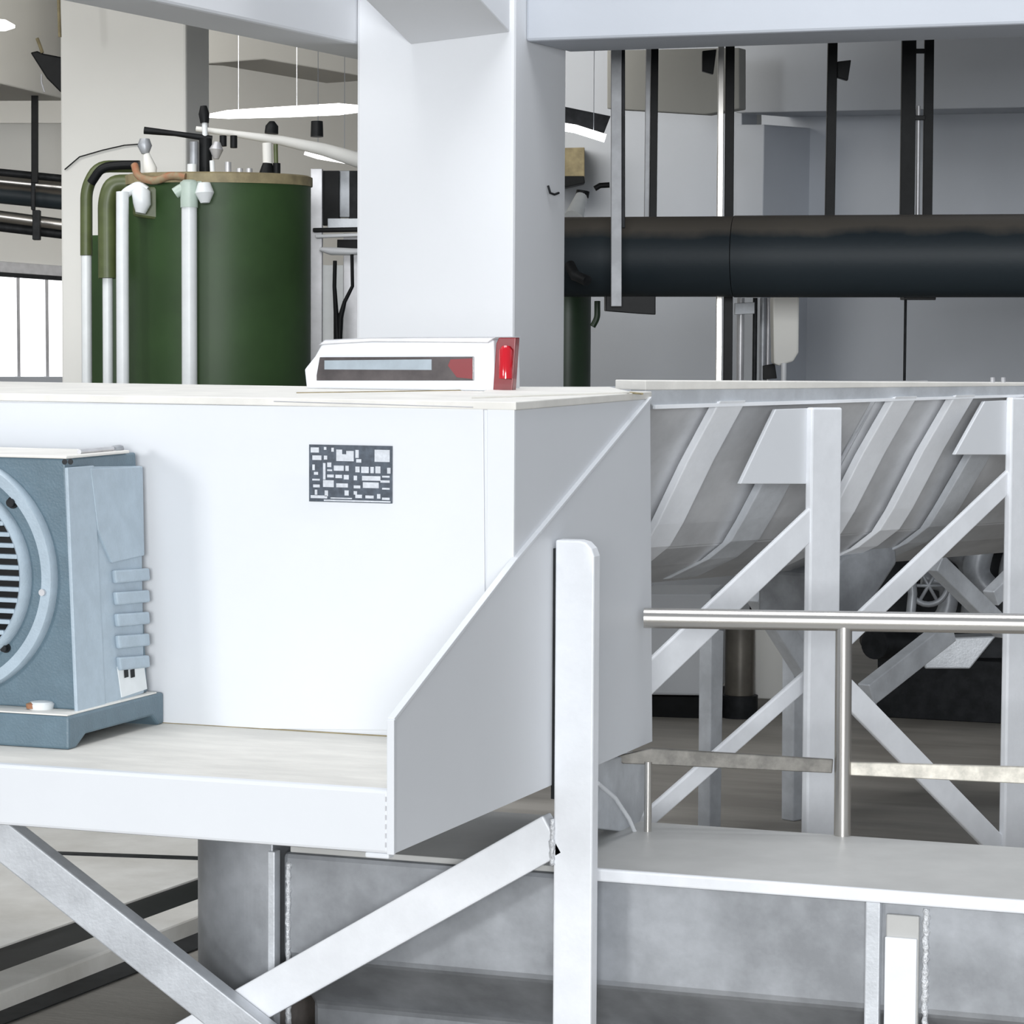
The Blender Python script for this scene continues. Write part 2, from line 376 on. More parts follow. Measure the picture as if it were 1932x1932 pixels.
# nameplate
npx0, npy0, npx1, npy1 = 583, 839, 740, 948
def NP(u, v, off): 
    a = plP.at(583, 838.5, off); b = plP.at(740, 841.5, off); c = plP.at(583, 946, off); return a+(b-a)*u+(c-a)*v
npm = prism('nameplate', [NP(0, 0, .0065), NP(1, 0, .0065), NP(1, 1, .0065), NP(0, 1, .0065)], (0, .0025, 0), PLATEM, dh, bevel=.0003)
npm['label'] = 'dark metal nameplate with rows of pale print'
bm = bmesh.new()
blocks = [(.02, .05, .12, .14), (.04, .19, .15, .27), (.18, .04, .21, .09), (.18, .19, .22, .26), (.27, .05, .30, .12), (.33, .08, .40, .28), (.40, .16, .45, .28), (.45, .10, .54, .28), (.56, .08, .60, .22), (.57, .24, .63, .30),
          (.79, .07, .97, .28), (.17, .32, .20, .61), (.22, .31, .27, .39), (.30, .36, .42, .45), (.44, .36, .48, .45), (.56, .37, .61, .47), (.63, .37, .72, .48), (.74, .37, .78, .48), (.80, .36, .86, .48), (.94, .38, .98, .48),
          (.04, .35, .07, .45), (.06, .48, .11, .53), (.22, .43, .28, .46), (.22, .52, .30, .57), (.32, .52, .40, .58), (.42, .52, .48, .60), (.54, .53, .58, .61), (.64, .53, .86, .61), (.88, .52, .97, .55), (.04, .60, .13, .63),
          (.17, .62, .30, .74), (.33, .67, .47, .74), (.54, .70, .62, .75), (.65, .64, .84, .74), (.86, .60, .97, .64), (.05, .70, .13, .75), (.88, .73, .97, .76), (.07, .79, .10, .88), (.19, .80, .23, .90), (.43, .79, .48, .88),
          (.54, .80, .58, .86), (.02, .89, .22, .94), (.26, .92, .52, .94), (.56, .86, .64, .92), (.68, .87, .78, .92), (.82, .84, .86, .92), (.88, .90, .97, .94), (.18, .96, .98, .985)]
for u0, v0, u1, v1 in blocks: prism_into(bm, [NP(u0, v0, .0073), NP(u1, v0, .0073), NP(u1, v1, .0073), NP(u0, v1, .0073)], V((0, .0008, 0)))
fin(bm, 'nameplate_print', PLATEW, npm)

# white case with dark window strip and red lamp on top, at the back of the housing
ZK = ZT+.004
YE = YBK-.17; plE = PY(YE)
sg = thing('signal_case', 'low white case with dark window strip and red lamp, on top of the housing', 'lamp case', tuple(plE.at(780, 718)))
def ex(px, py, off=0): return plE.at(px, py, off)
zbot = ZK
def foot(px, py=725): p = ex(px, py); p.z = zbot; return p
prism('case_body', [foot(578), ex(574, 697), ex(594, 672), ex(606, 650), ex(625, 645), ex(932, 641), ex(934, 722-3), foot(934)], (0, .16, 0), WHITE, sg, bevel=.004)
prism('case_roof', [ex(600, 651, .008), ex(612, 641, .008), ex(700, 637, .008), ex(935, 636, .008), ex(920, 647, .008), ex(700, 645, .008)], (0, .17, 0), ALU, sg, bevel=.002)
prism('dark_window', [ex(597, 708, .004), ex(603, 674, .004), ex(893, 673, .004), ex(893, 718, .004), ex(597, 718, .004)], (0, .01, 0), GLASSD, sg, bevel=.001)
prism('display_strip', [ex(612, 697, .006), ex(612, 680, .006), ex(814, 678, .006), ex(814, 698, .006)], (0, .004, 0), SCREEN, sg)
prism('inner_red_reflector', [ex(845, 690, .006), ex(850, 678, .006), ex(891, 676, .006), ex(891, 715, .006), ex(862, 712, .006)], (0, .004, 0), REDD, sg)
rl = prism('red_lamp', [foot(936)+V((0, -.02, 0)), ex(936, 648, .02), ex(941, 637, .02), ex(973, 637, .02), foot(972)+V((0, -.02, 0))], (0, .026, 0), REDD, sg, bevel=.002)
rl['label'] = 'bright red lamp lens'
tube('lens', [ex(954, 714, .025), ex(954, 662, .025), ex(954, 655, .022)], [.0155, .0155, .010], RED, rl, 16)

# ================================================================ GEARED MOTOR
BX1 = PZ(ZSH).at(130, 1415).x; BY0 = PZ(ZSH).at(130, 1415).y; BX0 = BX1-.86
gm = thing('gear_motor', 'blue-grey geared motor with round flange and ribbed side, on the white shelf', 'motor', (BX1-.4, BY0+.2, ZSH))
BY1 = YP-.03
zb1 = PY(BY0).at(130, 1352).z
bm = bmesh.new()
prism_into(bm, [V((BX1, BY0, ZSH)), V((BX1, BY0+.03, ZSH)), V((BX1, BY0+.07, ZSH+.022)), V((BX1, BY1-.03, ZSH+.022)), V((BX1, BY1+.0, ZSH)), V((BX1, BY1+.022, ZSH)), V((BX1, BY1+.022, zb1)), V((BX1, BY0, zb1))], V((-.86, 0, 0)))
fin(bm, 'base_block', BLUE, gm, False, .005)
box('base_top_plate', (BX0, BY0+.002, zb1), (BX1-.004, BY1-.002, zb1+.003), CREAM, gm, .001)
# body
FY = BY0+.07; plF = PY(FY)
bx = plF.at(146, 1300).x; bxt = plF.at(122, 880).x
zt = plF.at(60, 864).z
bd = prism('gear_case', [(bx, FY, zb1+.003), (BX0+.03, FY, zb1+.003), (BX0+.03, FY, zt), (bxt, FY, zt)], (0, BY1-FY-.012, 0), BLUE, gm, bevel=.004)
plG = PX(bx)   # side plane approx
SXB = bx; SXT = bxt
def side(px, py, off):   # point on the slightly leaning side face
    n = V((zt-zb1, 0, -(SXT-SXB))).normalized()
    P = Pl((SXB, 0, zb1), n); return P.at(px, py, off)
nS = Pl((SXB, 0, zb1), V((zt-zb1, 0, -(SXT-SXB)))).n
def sslab(name, poly, off, th, m, bevel=.002): return prism(name, [side(x, y, off) for x, y in poly], -nS*th, m, gm, bevel)
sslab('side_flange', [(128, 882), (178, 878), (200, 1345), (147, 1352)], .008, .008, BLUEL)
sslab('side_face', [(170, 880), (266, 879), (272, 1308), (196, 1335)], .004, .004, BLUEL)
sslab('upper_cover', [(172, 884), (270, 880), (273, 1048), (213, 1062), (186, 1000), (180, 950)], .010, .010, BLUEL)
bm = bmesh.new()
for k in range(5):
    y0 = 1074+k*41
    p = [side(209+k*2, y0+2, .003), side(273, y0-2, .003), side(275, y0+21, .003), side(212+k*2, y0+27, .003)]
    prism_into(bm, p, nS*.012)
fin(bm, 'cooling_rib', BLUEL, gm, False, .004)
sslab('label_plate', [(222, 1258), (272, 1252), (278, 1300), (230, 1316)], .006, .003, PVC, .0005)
bm = bmesh.new()
for a, b in ((234, 241), (246, 253)): prism_into(bm, [side(a, 1264, .007), side(b, 1262, .007), side(b+1, 1277, .007), side(a+1, 1279, .007)], nS*.001)
fin(bm, 'label_marks', BLACK, gm)
top = PZ(zt)
prism('top_plate', [(bxt+.006, FY-.004, zt), (BX0+.03, FY-.004, zt), (BX0+.03, BY1-.05, zt), (bxt+.006, BY1-.05, zt)], (0, 0, .006), CREAM, gm, bevel=.002)
bm = bmesh.new()
for px in (122, 133): sweep_into(bm, [PZ(zt+.006).at(px, 872), PZ(zt+.012).at(px, 871)], .005, 10)
fin(bm, 'top_bolt', DARK, gm)
bxp = PZ(zt+.006)
tube('top_rod', [V((bxt-.012, FY+.08, zt+.010)), V((bxt-.012, BY1-.09, zt+.010))], .005, ALU, gm, 8)
tube('top_knob', [V((bxt-.012, BY1-.085, zt+.009)), V((bxt-.012, BY1-.055, zt+.009))], .008, STONE, gm, 8)
# round flange and fan cover
ce = plF.at(-94, 1083); R = plF.at(-94+0, 1083-230).z-ce.z
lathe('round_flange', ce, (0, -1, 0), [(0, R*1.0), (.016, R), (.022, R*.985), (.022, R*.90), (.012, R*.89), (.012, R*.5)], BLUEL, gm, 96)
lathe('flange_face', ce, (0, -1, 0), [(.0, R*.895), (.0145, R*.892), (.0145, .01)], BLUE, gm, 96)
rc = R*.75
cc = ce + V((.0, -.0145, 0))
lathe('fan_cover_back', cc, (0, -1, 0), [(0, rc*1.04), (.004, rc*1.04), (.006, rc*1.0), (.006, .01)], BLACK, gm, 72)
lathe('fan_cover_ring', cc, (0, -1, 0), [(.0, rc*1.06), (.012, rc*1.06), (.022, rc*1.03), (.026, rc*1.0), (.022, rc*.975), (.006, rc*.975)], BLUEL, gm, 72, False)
bm = bmesh.new(); k = -7
while k <= 7:
    zz = k*rc*.118
    hw = math.sqrt(max(0, (rc*.98)**2 - zz**2))
    prism_into(bm, [cc+V((-hw, -.006, zz-.0046)), cc+V((hw, -.006, zz-.0046)), cc+V((hw, -.006, zz+.0046)), cc+V((-hw, -.006, zz+.0046))], V((0, -.018, .0)))
    k += 1
fin(bm, 'fan_grille', BLUEL, gm, False, .002)
for px, py, rr in ((85, 1117, .0095), (25, 948, .012), (12, 1222, .010)):
    c0 = PY(FY-.0145).at(px, py)
    b = lathe('flange_bolt', c0, (0, -1, 0), [(0, rr), (.004, rr), (.004, rr*.7), (.014, rr*.7), (.014, .001)], ALU if px == 85 else DARK, gm, 18)
# small cup of grease on the base
cp = PZ(zb1+.003).at(78, 1337)
grease = thing('grease_cap', 'small white cap with an orange-brown patch lying on the blue motor base', 'cap', tuple(cp))
lathe('cap_shell', cp, (0, 0, 1), [(0, .024), (.010, .026), (.014, .022), (.016, .01)], PVC, grease, 24)
lathe('orange_patch', cp+V((-.012, -.014, .002)), (0, 0, 1), [(0, .012), (.009, .013), (.012, .004)], RUST, grease, 16)

# ================================================================ FOREGROUND SUPPORT FRAME
plQ = PY(PYp)
sf = thing('support_frame', 'white steel support frame of one upright post and crossed braces under the motor shelf', 'frame', (XB+.05, PYp, 0))
px0 = XB+.012; px1 = plQ.at(1119, 1300).x; pzt = plQ.at(1060, 1019).z
w_ = px1-px0
prism('post', [(px0, PYp, 0), (px1, PYp, 0), (px1, PYp, pzt-.032), (px1-.006, PYp, pzt-.016), (px1-.018, PYp, pzt-.004), (px1-.034, PYp, pzt), (px0, PYp, pzt)], (0, .04, 0), FRAME, sf, bevel=.004)
box('post_gap_shade', (px0-.008, PYp+.004, .60), (px0, PYp+.034, pzt-.018), DARK, sf, .001)  # dark strip painted in for the shaded gap left of the post
weld_o = weld(1041, plQ.at(1041, 1632).z, plQ.at(1041, 1540).z, sf, PYp-.001, .006)
# brace 2 : post down to the left
b2a = (plQ.at(1043, 1527)+plQ.at(1043, 1622))/2; b2b = (plQ.at(440, 1862)+plQ.at(500, 1932))/2
b2dir = (b2b-b2a).normalized()
bar('brace', b2a, b2a+b2dir*1.55, YV, .088, .05, FRAME, sf, .004)
# brace 1 : top left down to the right, passing in front
off = -.05
pl1 = PY(PYp-.052)
b1a = (pl1.at(22, 1558)+pl1.at(-4, 1648))/2; b1b = (pl1.at(530, 1932)+pl1.at(385, 1932))/2
e1 = (pl1.at(485, 1932)); e1l = pl1.at(380, 1932)
mid0 = pl1.at(0, 1586); mid1 = pl1.at(494, 1976)
d1 = (mid1-mid0).normalized()
bar('brace', mid0-d1*.1, mid1+d1*.35, YV, .086, .048, GALV, sf, .004)

# ================================================================ HANDRAIL
plH = PV(1228, 6.55, 1932, 6.48)
hr = thing('handrail', 'polished steel handrail with a flat middle bar, standing on the trough ledge', 'railing', tuple(plH.at(1592, 1585)))
tube('top_rail', [plH.at(1215, 1166), plH.at(1932, 1177), plH.at(2200, 1181)], .0225, POL, hr, 24)
pb = plH.at(1589, 1585); pb.z = .44
tube('rail_post', [pb+V((0, 0, 0)), plH.at(1592, 1172)], .0185, POL, hr, 20)
slab('middle_bar', plH, [(1158, 1428), (1228, 1412), (1572, 1433), (1570, 1459), (1228, 1443), (1175, 1441)], .012, BARD, hr, .0, .002)
slab('middle_bar', plH, [(1604, 1438), (1932, 1447), (2200, 1455), (2200, 1487), (1932, 1479), (1604, 1463)], .012, POLD, hr, .0, .002)
a_ = plH.at(1223, 1440); a_.z = .44
tube('rail_post', [a_, plH.at(1223, 1437)], .0085, POL, hr, 16)

# ================================================================ HOPPER FRAME BEHIND
A = PD(1228, 900, 7.0); Bp = PD(1932, 900, 8.0); U = Bp-A; U.z = 0; U.normalize(); N = V((-U.y, U.x, 0))   # N points inward (away)
plK = Pl(A, N)
hf = thing('hopper_frame', 'long white hopper frame with crossed braces and ribbed steel bins, right of the drive housing', 'frame', tuple(V((A.x, A.y, 0))+U*.9))
def K(px, py, off=0): return plK.at(px, py, off)
# top rail
slab('top_rail', plK, [(1218, 727), (1932, 727), (2100, 727), (2100, 745), (1932, 749), (1237, 772), (1218, 752)], .05, GALV, hf, .004, .003)
rt = slab('top_flange', plK, [(1218, 718), (1932, 722), (2100, 723), (2100, 727), (1932, 728), (1218, 736)], .10, CREAM, hf, .012, .002)
slab('rail_underedge', plK, [(1237, 764), (1932, 744), (1932, 749), (1237, 772)], .01, FRAME, hf, .01, .001)
for x in (1873, 1893): tube('rail_bolt', [K(x, 722), K(x, 712)], .006, ALU, hf, 8)
# posts
def vpost(pxl, pxr, ytop, m, name='post', off=.03, th=.022, ybot=1575):
    a = K(pxl, ytop, off); b = K(pxr, ytop, off); c = V((b.x, b.y, 0)); d = V((a.x, a.y, 0))
    return prism(name, [a, b, c, d], N*th, m, hf, bevel=.005)
vpost(1533, 1590, 769, FRAME); vpost(1910, 1972, 750, FRAME)
def seg(name, c0, c1, wpx, m, off=.02, th=.014, parent=None):
    """brace between two centre pixels on the frame plane"""
    a = K(*c0, off); b = K(*c1, off)
    D = (a-CAM).dot(FW); return bar(name, a, b, N, wpx/FPX*D, th, m, parent or hf, .004)
seg('brace', (1180, 1325), (1545, 976), 61, FRAME, off=.026)
seg('brace', (1190, 1577), (1535, 1273), 36, FRAME, off=-.03)
seg('brace', (1588, 1212), (1925, 889), 43, FRAME, off=.02)
seg('brace', (1588, 1292), (1900, 1613), 50, FRAME, off=.02)
# hopper sheet swept along U
prof = [(-.005, 1.385), (.10, 1.235), (.20, 1.075), (.245, 1.015), (.32, .965), (.46, .905), (.80, .895), (.95, 1.0), (1.22, 1.385)]
def HP(u, v, z): return V((A.x, A.y, 0)) + U*u + N*v + V((0, 0, z))
def sheet(name, u0, u1, prof, m, th=.006, uoff=0):
    bm = bmesh.new()
    poly = [HP(u0, v, z) for v, z in prof] + [HP(u0, v+th, z-th) for v, z in prof[::-1]]
    prism_into(bm, poly, U*(u1-u0)); return fin(bm, name, m, hf, False, 0)
prf1 = [(v+.02, z-.0) for v, z in prof]
sheet('bin_sheet', -.25, .84, [(v+.03, z-.006) for v, z in prof], SHEET)
sheet('bin_sheet', .86, 2.6, [(v+.03, z-.006) for v, z in prof], SHEET)
# ribs following the sheet
def rib(u, prof_, w=.055, d=.03, m=FRAME, vo=-.01):
    bm = bmesh.new()
    poly = [HP(u-w/2, v+vo, z) for v, z in prof_] + [HP(u-w/2, v+vo+d, z-.004) for v, z in prof_[::-1]]
    prism_into(bm, poly, U*w); return fin(bm, 'rib', m, hf, False, .003)
def uat(px, py, v, z):
    """u whose profile point (v,z) appears at pixel column px"""
    best = None
    for i in range(600):
        u = -.4+i*.005; p = HP(u, v, z)-CAM; D = p.dot(FW); x = 966+FPX*p.dot(rx)/D
        if best is None or abs(x-px) < best[0]: best = (abs(x-px), u)
    return best[1]

rib(uat(1375, 0, 0, 1.36), prof[:6], w=.095); rib(uat(1703, 0, 0, 1.36), prof[:6], w=.09)
rib(uat(1815, 0, 0, 1.36), prof[:6], w=.085)
rib(uat(1400, 0, .245, 1.015), [(.09, 1.24)]+prof[2:6], w=.11, m=GALV)
rib(uat(1765, 0, .245, 1.015), [(.06, 1.28)]+prof[2:6], w=.09, m=GALV)
# gusset panels
slab('corner_panel', plK, [(1464, 772), (1524, 770), (1524, 913), (1397, 913)], .012, WHITE, hf, .012, .002)
slab('corner_panel', plK, [(1858, 757), (1900, 755), (1900, 858), (1802, 858)], .012, WHITE, hf, .012, .002)
# lower outlet of the bin in the second bay
plN = Pl(A+N*.36, N)
slab('bin_outlet', plN, [(1560, 1085), (1592, 1050), (1690, 1018), (1694, 1062), (1630, 1160), (1560, 1180)], .25, STONE, hf, 0, .01)

# far side of the frame
plM = Pl(A+N*1.25, N)
def seg2(name, c0, c1, wpx, m, th=.05, off=0):
    a = plM.at(*c0, off); b = plM.at(*c1, off); D = (a-CAM).dot(FW); return bar(name, a, b, N, wpx/FPX*D, th, m, hf, .004)
seg2('far_brace', (1775, 1062), (1905, 1190), 36, GALV)
seg2('far_brace', (1880, 1130), (1940, 1070), 32, GALV, off=-.06)
seg2('far_brace', (1645, 1312), (1800, 1190), 44, GALV, off=-.06)
seg2('far_brace', (1440, 1120), (1535, 1270), 42, GALV, off=.06)
pp = [plM.at(1342, 1190), plM.at(1366, 1190), plM.at(1362, 1405), plM.at(1340, 1405)]
for p in pp[2:]: p.z = 0
prism('far_post', pp, N*.05, GALV, hf, bevel=.004)
pp = [plM.at(1500, 900, -.0), plM.at(1522, 900), plM.at(1522, 1250), plM.at(1500, 1250)]
for p in pp[2:]: p.z = 0
prism('far_post', pp, N*.05, GALV, hf, bevel=.004)

# ================================================================ MACHINERY SEEN THROUGH THE FRAME
plZ = PV(1228, 11.6, 1932, 11.3)
cb = thing('white_cabinet', 'white cabinet on a black plinth, low behind the first bay of the hopper frame', 'cabinet', tuple(plZ.at(1280, 1350)))
slab('cabinet_body', plZ, [(1200, 1120), (1342, 1120), (1342, 1313), (1200, 1311)], .4, WHITE, cb, 0, .01)
slab('plinth', plZ, [(1200, 1313), (1344, 1315), (1340, 1372), (1200, 1366)], .36, BLACK, cb, -.02, .002)
pk = slab('step_block', plZ, [(1190, 1374), (1346, 1380), (1346, 1404), (1190, 1398)], .3, CONCL, cb, .2, .004)
dr = thing('dark_drum', 'brown-grey upright drum on a dark foot, between the white cabinet and the beige panel', 'drum', tuple(plZ.at(1395, 1350)))
c0 = plZ.at(1395, 1330, -.1); c0.z = 0
zt_ = plZ.at(1395, 1190).z
rd = .058
lathe('drum_body', c0, (0, 0, 1), [(.09, rd), (zt_+.05, rd), (zt_+.06, rd*.9)], mat('brown_drum', (.16, .145, .12), .4, .2, noise=.3, nscale=10), dr, 24)
lathe('drum_foot', c0, (0, 0, 1), [(0, rd*1.25), (.088, rd*1.25), (.09, rd)], DARK, dr, 24)
bp = slab('beige_panel', plZ, [(1424, 1100), (1512, 1100), (1512, 1322), (1424, 1318)], .2, WALLB, None, -.25, .006)
tag(bp, 'beige upright panel behind the first bay of the hopper frame', 'panel')

# valve and pump cluster behind the second bay
pm = thing('pump_unit', 'dark grey pump with curved pipes and handwheel, seen behind the second bay of the frame', 'pump', tuple(PD(1800, 1240, 11.4)))
def Q(px, py, d): return PD(px, py, d)
tube('curved_pipe', [Q(1905, 940, 11.2), Q(1880, 985, 11.2), Q(1850, 1030, 11.2), Q(1838, 1085, 11.2), Q(1870, 1120, 11.2)], .052, STONE, pm, 16, .06)
tube('curved_pipe', [Q(1790, 1030, 11.3), Q(1825, 1050, 11.3), Q(1842, 1100, 11.3), Q(1835, 1160, 11.3)], .046, STONE, pm, 16, .05)
tube('curved_pipe', [Q(1740, 1090, 11.1), Q(1790, 1100, 11.1), Q(1790, 1150, 11.1), Q(1760, 1190, 11.1)], .035, STONE, pm, 16, .05)
tube('curved_pipe', [Q(1770, 1055, 11.2), Q(1790, 1010, 11.2), Q(1830, 985, 11.2), Q(1900, 975, 11.3)], .034, STONE, pm, 14, .05)
tube('curved_pipe', [Q(1715, 1190, 11.0), Q(1722, 1120, 11.0), Q(1718, 1075, 11.0)], .018, STONE, pm, 12)
tube('curved_pipe', [Q(1900, 1130, 11.4), Q(1905, 1060, 11.4), Q(1930, 1010, 11.4)], .04, STONE, pm, 12, .05)
bm = bmesh.new(); cwheel = Q(1752, 1105, 11.0); ring = [cwheel+(RT*math.cos(t*math.pi/12)+ZV*math.sin(t*math.pi/12))*.07 for t in range(25)]
sweep_into(bm, ring, .011, 8, False)
for t in range(3):
    dd = RT*math.cos(t*math.pi/3)+ZV*math.sin(t*math.pi/3); sweep_into(bm, [cwheel-dd*.07, cwheel+dd*.07], .007, 6)
fin(bm, 'handwheel', STONE, pm, True)
plPm = PV(1600, 11.6, 1932, 11.6)
slab('pump_casing', plPm, [(1640, 1060), (1700, 1030), (1760, 1050), (1960, 1040), (1960, 1262), (1800, 1262), (1720, 1235), (1640, 1238)], .35, DARK, pm, 0, .02)
slab('pump_casing', plPm, [(1780, 1000), (1960, 930), (1960, 1040), (1780, 1060)], .3, DARK, pm, -.02, .02)
tube('motor_barrel', [Q(1650, 1215, 11.2), Q(1712, 1215, 11.4)], .058, DARK, pm, 20)
slab('pump_foot', PV(1600, 11.4, 1932, 11.4), [(1740, 1205), (1880, 1200), (1830, 1262), (1745, 1262)], .12, GALV, pm, 0, .006)
pf = Q(1830, 1225, 11.45)
bb = [plPm.at(1650, 1240), plPm.at(1960, 1255)]
box('pump_plinth', (bb[0].x, bb[0].y+.05, 0), (bb[1].x, bb[1].y+.5, max(.03, bb[0].z)), DARK, pm, .004)

# ================================================================ BLACK PIPE AND HANGERS
D0 = 11.0
pc0 = PD(1030, 485, D0+.22); pc1 = PD(1940, 482.5, D0-.12); pd = (pc1-pc0).normalized()
PR = 77.5/FPX*D0
bp_ = thing('black_pipe', 'thick black dusty pipe hanging level under the ceiling beam on the right', 'pipe', tuple(pc0))
jp = PD(1385, 484, D0+.08)
tube('pipe_length', [pc0-pd*.15, jp], PR*.985, PIPE, bp_, 48)
tube('pipe_length', [jp+pd*.002, pc1+pd*1.2], PR, PIPE, bp_, 48)
tube('pipe_collar', [pc0+pd*1.32, pc0+pd*1.335], PR*1.004, PIPE, bp_, 48)
for pxa, pxb in ((1706, 1766),):
    a = PD(pxa, 561, D0); b = PD(pxb, 561, D0); bar('saddle', a, b, N, .02, .12, BLACK, bp_, .003)
tube('pipe_tap', [PD(1108, 530, D0-.2), PD(1085, 520, D0-.15), PD(1075, 500, D0-.1)], .02, DARK, bp_, 12)

def hanger(name, label, pxt, pxb, ybt, wpx, m, D, ytop=60, second_leg=None, brackets=()):
    t = thing(name, label, 'hanger', tuple(PD(pxt, ytop, D)), 'pipe hangers under the right beam')
    a = PD(pxt, ytop, D); b = PD(pxb, ybt, D)
    kx = (3.62-a.z)/(a.z-b.z); a = a+(a-b)*kx
    s = FH
    bar('rod', a, b, s, wpx/FPX*D, .03, m, t, .002)
    if second_leg:  # second leg beside the rod, dark in its own material
        dx, w2, m2, yb2 = second_leg
        a = PD(pxt+dx, ytop, D+.02); b = PD(pxb+dx, yb2, D+.02); a = a+(a-b)*((3.62-a.z)/(a.z-b.z)); bar('angle_leg', a, b, s, w2/FPX*D, .02, m2, t, .002)
    for (x0, y0, x1, y1) in brackets:
        pl = Pl(PD(x0, y0, D), FH); slab('bracket', pl, [(x0, y0), (x1, y0-3), (x1-6, y1), (x0, y1-6)], .04, BLACK, t, .01, .003)
    return t
DF = D0-PR-.10
DB = D0+PR+.12
h1 = hanger('pipe_hanger', 'pale angle-steel hanger passing in front of the black pipe, nearest the column', 1163, 1163, 578, 20, HANG, DF, second_leg=(13, 7, DARK, 430))
slab('foot_plate', Pl(PD(1190, 575, DF+.06), FH), [(1143, 558), (1237, 558), (1237, 594), (1205, 592), (1143, 587)], .2, BLACK, h1, 0, .003)
hanger('pipe_hanger', 'silver and black hanger behind the pipe, second from the column', 1224, 1220, 415, 9, HANG, DB, second_leg=(12, 14, BLACK, 415))
hanger('pipe_hanger', 'tall shiny silver and black hanger pole running down past the pipe to the hopper rail', 1361, 1356, 745, 11, POL, DB, second_leg=(17, 17, BLACK, 745), brackets=((1325, 96, 1352, 140), ))
hanger('pipe_hanger', 'plain black hanger with a small side bracket near its top', 1572, 1566, 415, 18, BLACK, DB, brackets=((1580, 116, 1606, 152),))
h5 = hanger('pipe_hanger', 'wide double black hanger with cross ties, furthest right', 1716, 1712, 415, 27, BLACK, DB, second_leg=(38, 18, BLACK, 415))
for y in (96, 222): bar('cross_tie', PD(1726, y, DB), PD(1746, y, DB), FH, .018, .02, BLACK, h5, .002)
tube('inner_rod', [PD(1733, 200, DB+.03), PD(1731, 420, DB+.03)], .008, ALU, h5, 10)
_q = PD(1706, 745, 12.7); rd_ = tube('hanging_rod', [V((_q.x, _q.y, 3.6)), _q, V((_q.x, _q.y, 0))], .006, DARK, None, 10); tag(rd_, 'thin dark rod below the black pipe in front of the grey wall', 'rod')

# dark green tank seen just right of the column
c0 = PD(1070, 640, 11.9); c0.z = 0
gt = thing('green_vessel', 'narrow dark green vessel just right of the column under the black pipe', 'tank', tuple(c0))
lathe('vessel_body', c0, (0, 0, 1), [(0, .095), (1.68, .095), (1.70, .08)], GREEND, gt, 32)
tube('vessel_pipe', [PD(1127, 568, 11.7), PD(1127, 600, 11.7), PD(1118, 616, 11.7)], .012, GREEND, gt, 10, .03)

# equipment below the pipe
e1_ = thing('electrical_box', 'pale rounded electrical box on a thin white stem, below the black pipe', 'box', tuple(PD(1482, 700, 11.9)))
plE1 = Pl(PD(1482, 620, 11.9), FH)
slab('box_body', plE1, [(1458, 560), (1508, 560), (1507, 665), (1497, 682), (1470, 690), (1460, 686)], .14, WALLB, e1_, 0, .008)
st0 = PD(1479, 685, 11.9); st1 = V((st0.x, st0.y, 0)); tube('stem', [st1, st0], .011, WHITE, e1_, 12)
e2_ = thing('conduit_rack', 'rack of grey upright conduits beside the pale electrical box', 'conduit rack', tuple(PD(1410, 700, 12.3)))
for x, wd, m in ((1398, 14, ALU), (1425, 9, DARK), (1440, 12, STONE), (1450, 8, ALU)):
    a = PD(x, 562, 12.3); b = V((a.x, a.y, 0)); tube('conduit', [b, a], wd/2/FPX*12.3, m, e2_, 12)
slab('rack_bracket', Pl(PD(1400, 580, 12.25), FH), [(1386, 572), (1424, 570), (1424, 592), (1386, 594)], .03, STONE, e2_, 0, .002)
slab('lower_clip', Pl(PD(1450, 695, 12.2), FH), [(1440, 690), (1462, 686), (1466, 714), (1440, 716)], .03, BLACK, e2_, 0, .002)

# bits between the column and the first hanger
lt = thing('tube_lamp', 'short bright tube lamp right of the column', 'lamp', tuple(PD(1100, 240, 13.5)), 'ceiling tube lamps')
tube('lamp_tube', [PD(1040, 236, 13.5), PD(1085, 243, 13.5), PD(1142, 261, 13.5)], .019, GLOW, lt, 12)
slab('lamp_reflector', Pl(PD(1100, 220, 13.6), FH), [(1040, 196), (1152, 219), (1140, 250), (1090, 236), (1040, 230)], .1, DARK, lt, 0, .002)
cx_ = thing('brown_cabinet', 'brown cupboard with black top edge low behind the column on its right', 'cupboard', tuple(PD(1080, 330, 14.2)))
slab('cupboard_panel', Pl(PD(1080, 300, 15.7), FH), [(1020, 280), (1103, 278), (1103, 340), (1020, 345)], .2, TAN, cx_, 0, .004)
slab('cupboard_strip', Pl(PD(1080, 300, 15.65), FH), [(1020, 332), (1102, 332), (1104, 345), (1070, 353), (1020, 356)], .2, BLACK, cx_, 0, .004)
sc = thing('spot_lamp', 'white swivel spot lamp with black rings behind the first pipe hanger', 'lamp', tuple(PD(1090, 380, 13.2)))
tube('lamp_barrel', [PD(1098, 368, 13.2), PD(1082, 412, 13.1)], [.026, .045], PVC, sc, 16)
q_ = PD(1084, 412, 13.1); tube('lamp_stand', [q_, V((q_.x, q_.y, 0))], .02, DARK, sc, 10)
tube('lamp_ring', [PD(1100, 360, 13.2), PD(1098, 372, 13.2)], .03, BLACK, sc, 16)
tube('lamp_arm', [PD(1122, 356, 13.2), PD(1132, 350, 13.2), PD(1150, 349, 13.2)], .013, BLACK, sc, 10)

# hook on the column side
hp_ = PX(xr).at(1036, 352, .002)
hook = tube('wall_hook', [PX(xr).at(1034, 350, .006), PX(xr).at(1038, 364, .012), PX(xr).at(1046, 367, .014), PX(xr).at(1054, 364, .014)], .004, DARK, None, 8)
tag(hook, 'tiny dark hook on the shaded side of the centre column', 'hook')

